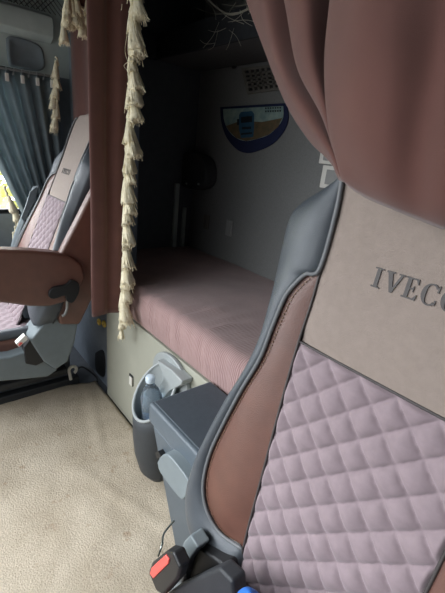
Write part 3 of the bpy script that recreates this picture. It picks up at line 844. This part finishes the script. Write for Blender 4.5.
# ------------------------------------------------------------------ things on the rear wall
def grille():
    c = [at_y(x, y, BY-.012) for x, y in ((241, 68), (286, 63), (289, 88), (247, 94))]
    t = thing('vent_grille', 'grey square-holed vent grille on the rear wall above the pennant', 'grille', sum(c, Vector())/4)
    mb = MB()
    def P(u, v): return c[0].lerp(c[1], u).lerp(c[3].lerp(c[2], u), v)
    def bar(u0, u1, v0, v1): mb.add(*prismv([P(u0, v0), P(u1, v0), P(u1, v1), P(u0, v1)], (0, .010, 0)))
    nx, ny = 7, 5
    bar(0, 1, 0, .1); bar(0, 1, .9, 1); bar(0, .07, .1, .9); bar(.93, 1, .1, .9)
    for k in range(1, nx): u = .07+.86*k/nx; bar(u-.026, u+.026, .1, .9)
    for k in range(1, ny): w = .1+.8*k/ny; bar(.07, .93, w-.036, w+.036)
    mb.link('grid', M['vent'], t, smooth=False)
    mb = MB().add(*prismv([p+Vector((0, .0105, 0)) for p in c], (0, .0012, 0))); mb.link('back_plate', M['black'], t, smooth=False)
    k = at_y(233, 65, BY-.012)
    v, f = lathev([(.016, 0), (.016, .010), (.010, .016)], 16); 
    o = link('wall_stud', [Vector((k.x+p.x, BY-p.z, k.z+p.y)) for p in v], f, M['black'])
    tag(o, 'small round black knob on the rear wall beside the vent grille', 'knob')
grille()
def pennant():
    Y = BY-.008
    out = [(220, 107), (286, 103), (288, 118), (283, 132), (272, 144), (257, 151), (246, 153), (236, 149), (226, 137), (221, 122)]
    pts = [at_y(x, y, Y) for x, y in out]
    t = thing('pennant', 'blue bordered pennant with a printed truck hanging on the rear wall', 'pennant', sum(pts, Vector())/len(pts))
    top = [catmull([pts[0], pts[1]], 2)[0], pts[1]]; curve = catmull(pts[1:]+[pts[0]], 40)
    prism('felt', [pts[0]]+curve[:-1], (0, .008, 0), M['navy'], t, .002, 1)
    inn = [(223, 109), (283, 106), (283, 117), (278, 126), (268, 135), (256, 139), (246, 141), (236, 138), (228, 130), (224, 120)]
    ip = [at_y(x, y, Y-.002) for x, y in inn]
    prism('printed_sky', [ip[0]]+catmull(ip[1:]+[ip[0]], 40)[:-1], (0, .002, 0), M['sky'], t, 0)
    fl = [at_y(x, y, Y-.003) for x, y in ((226, 126), (240, 121), (262, 122), (282, 118), (278, 127), (268, 135), (256, 139), (246, 141), (236, 138), (229, 131))]
    prism('printed_field', fl, (0, .001, 0), M['field'], t, 0)
    def patch(nm, q, m, d): return prism(nm, [at_y(x, y, Y-d) for x, y in q], (0, .001, 0), m, t, 0)
    patch('printed_truck', ((239, 115), (241, 112), (252, 111), (254, 114), (254, 128), (253, 137), (241, 138), (239, 129)), M['truckblue'], .004)
    mb = MB()
    for q in (((241, 117), (252, 116), (252, 122), (241, 123)), ((242, 127), (251, 126.5), (251, 129), (242, 129.5)), ((241, 133), (252, 132), (252, 134), (241, 135)), ((237, 119), (239, 119), (239, 125), (237, 125))):
        mb.add(*prismv([at_y(x, y, Y-.005) for x, y in q], (0, .001, 0)))
    mb.link('printed_windscreen', M['truckdark'], t, smooth=False)
    mb = MB()
    for k in range(7):
        x = 265+k*2.4
        for y0, y1 in ((107.5, 109), (110.5, 112.2)): mb.add(*prismv([at_y(a, b-.04*(x-265), Y-.0045) for a, b in ((x, y0), (x+1.5, y0), (x+1.3, y1), (x+.2, y1))], (0, .001, 0)))
    mb.link('printed_writing', M['truckdark'], t, smooth=False)
pennant()
def wall_plate(name, label, cat, px, w, h, m, d=.010, group=None, knob=None):
    p = at_y(px[0], px[1], BY)
    t = thing(name, label, cat, (p.x, BY, p.z-h/2), group)
    box('plate', (p.x-w/2, p.x+w/2, BY-d, BY, p.z-h/2, p.z+h/2), m, t, bevel=.003)
    box(knob or 'rocker', (p.x-w*.3, p.x+w*.3, BY-d-.005, BY-d, p.z-h*.32, p.z+h*.32), M['greyplate'] if knob else m, t, bevel=.002)
wall_plate('wall_switch', 'dark grey switch plate low on the rear wall, nearer the bunk corner', 'switch', (207, 222), .050, .085, M['vent'], group='rear wall switches')
wall_plate('wall_switch', 'pale grey switch plate low on the rear wall, beside the darker one', 'switch', (230, 228), .052, .088, M['greyplate'], group='rear wall switches')
wall_plate('control_panel', 'white control panel on the rear wall just under the swag curtain', 'control panel', (333, 155), .110, .075, M['white'], .014, knob='display')
wall_plate('control_panel', 'white socket panel on the rear wall touching the near headrest edge', 'control panel', (336, 178), .130, .090, M['white'], .014, knob='display')
# dark lamp housing near the bunk corner, two small bright studs
p = at_y(188, 172, BY)
t = thing('reading_lamp', 'black bulky reading lamp with two bright studs near the bunk corner', 'lamp', (p.x, BY, p.z))
o = [at_y(x, y, 1.30) for x, y in ((170, 158), (190, 152), (203, 160), (205, 180), (197, 189), (183, 187), (172, 175))]
prism('housing', roundpoly(o, 30), (0, BY-1.30, 0), M['lampblack'], t, .012, 3)
for x, y in ((186.5, 183.5), (198.5, 184)):
    q = at_y(x, y, 1.298); v, f = lathev([(.001, -.006), (.006, -.004), (.007, 0), (.007, .006)], 14)
    link('stud', [Vector((q.x+a.x, q.y+a.z, q.z+a.y)) for a in v], f, M['rim'], t)

# ------------------------------------------------------------------ small things low at the left
Yp = PY+.03
t = thing('yellow_clip', 'small yellow double ring clip on the dark pillar under the curtain', 'clip', at_y(101, 323, Yp))
for x, y in ((99, 322), (104, 324)):
    c = at_y(x, y, Yp-.008); rr = .016
    v, f = tubev([c+Vector((rr*math.cos(a), 0, rr*.85*math.sin(a))) for a in [2*PI*i/20 for i in range(21)]], .006, 8); link('loop', v, f, M['yellow'], t)
o = [at_y(x, y, Yp-.006) for x, y in ((95, 353), (101, 350), (104, 356), (104, 376), (98, 374), (95, 366))]
tag(prism('pillar_pocket', roundpoly(o, 24), (0, .010, 0), M['black'], None, .003, 2), 'black recessed handle low on the dark pillar beside the bunk base', 'handle')
t = thing('white_plug', 'white hooked plug with a dark cable lying at the carpet edge', 'plug', at_x(73, 377, -1.87))
c0 = at_x(73, 378, -1.87); ch = []
for k in range(16):
    a = -1.2+k/15*4.6; ch.append(c0+Vector((.0, .020*math.cos(a), .052+.022*math.sin(a))))
v, f = tubev(catmull([c0+Vector((0, -.012, -.006)), c0+Vector((0, -.015, .02))]+ch[::-1], 40), .0085, 10); link('hook', v, f, M['white'], t)
v, f = tubev(catmull([c0+Vector((0, .01, .03)), c0+Vector((-.01, .05, .05)), c0+Vector((0, .09, .02)), c0+Vector((.05, .11, .0)), c0+Vector((.10, .10, .0))], 30), .005, 8); link('cable', v, f, M['black'], t)
q = at_y(70, 359, .70)
tag(box('yellow_tag', (q.x-.03, q.x+.03, .69, .70, q.z-.01, q.z+.008), M['yellow'], None, .003), 'small yellowish tag behind the far seat console above the white plug', 'tag')

# ------------------------------------------------------------------ outside
struct(box('ground', (-14, 12, -14, 10, -1.3, -1.2), M['asphalt'], bevel=0))
hm = MB(); rnd = random.Random(3)
for k in range(5200):
    p = Vector((-7.5+rnd.uniform(-.8, .8), rnd.uniform(-3, 7), rnd.uniform(-1.2, 2.2)))
    a = Vector((rnd.uniform(-1, 1), rnd.uniform(-1, 1), rnd.uniform(-1, 1))).normalized()*.13; b = a.orthogonal().normalized()*.07
    hm.add([p-a, p+b, p+a, p-b], [(0, 1, 2, 3)])
tag(hm.link('hedge_foliage', M['hedge'], smooth=False), 'yellow green hedge leaves outside the far side window', 'hedge', kind='stuff')

# ------------------------------------------------------------------ light
w = bpy.data.worlds.new('World'); bpy.context.scene.world = w; w.use_nodes = True
nt = w.node_tree; bg = nt.nodes['Background']
tc = nt.nodes.new('ShaderNodeTexCoord'); sx = nt.nodes.new('ShaderNodeSeparateXYZ'); rp = nt.nodes.new('ShaderNodeValToRGB')
nt.links.new(tc.outputs['Generated'], sx.inputs[0]); nt.links.new(sx.outputs['Z'], rp.inputs['Fac'])
rp.color_ramp.elements[0].position = 0; rp.color_ramp.elements[0].color = (.62, .65, .68, 1)
rp.color_ramp.elements[1].position = .6; rp.color_ramp.elements[1].color = (1.9, 1.97, 2.05, 1)
ma = nt.nodes.new('ShaderNodeMath'); ma.operation = 'MULTIPLY_ADD'      # brighter towards the far side, where the sun stands
ma.inputs[1].default_value = -1.9; ma.inputs[2].default_value = 1.8
nt.links.new(sx.outputs['X'], ma.inputs[0]); nt.links.new(ma.outputs[0], bg.inputs['Strength'])
nt.links.new(rp.outputs['Color'], bg.inputs['Color'])
def area(name, locn, rot, sx_, sy_, power, col=(1, 1, 1), portal=False):
    l = bpy.data.lights.new(name, 'AREA'); l.shape = 'RECTANGLE'; l.size = sx_; l.size_y = sy_; l.energy = power; l.color = col
    if portal: l.cycles.is_portal = True
    o = bpy.data.objects.new(name, l); C.objects.link(o); o.location = locn; o.rotation_euler = rot; return o
# portals guide the sky light through the window openings
area('portal_windscreen', ((LX+.12)/2, -.97, 1.31), (PI/2, 0, 0), .12-LX, .98, 1, portal=True)
area('portal_left', (LX-.03, -.01, 1.24), (0, -PI/2, 0), .76, 1.22, 1, portal=True)

sc = bpy.context.scene
sc.view_settings.view_transform = 'Standard'; sc.view_settings.look = 'None'
sc.view_settings.gamma = 1; sc.view_settings.use_curve_mapping = False
sc.view_settings.exposure = 1.55
sc.cycles.max_bounces = 10; sc.cycles.diffuse_bounces = 6; sc.cycles.transmission_bounces = 10; sc.cycles.transparent_max_bounces = 12
try: sc.cycles.use_denoising = True
except Exception: pass
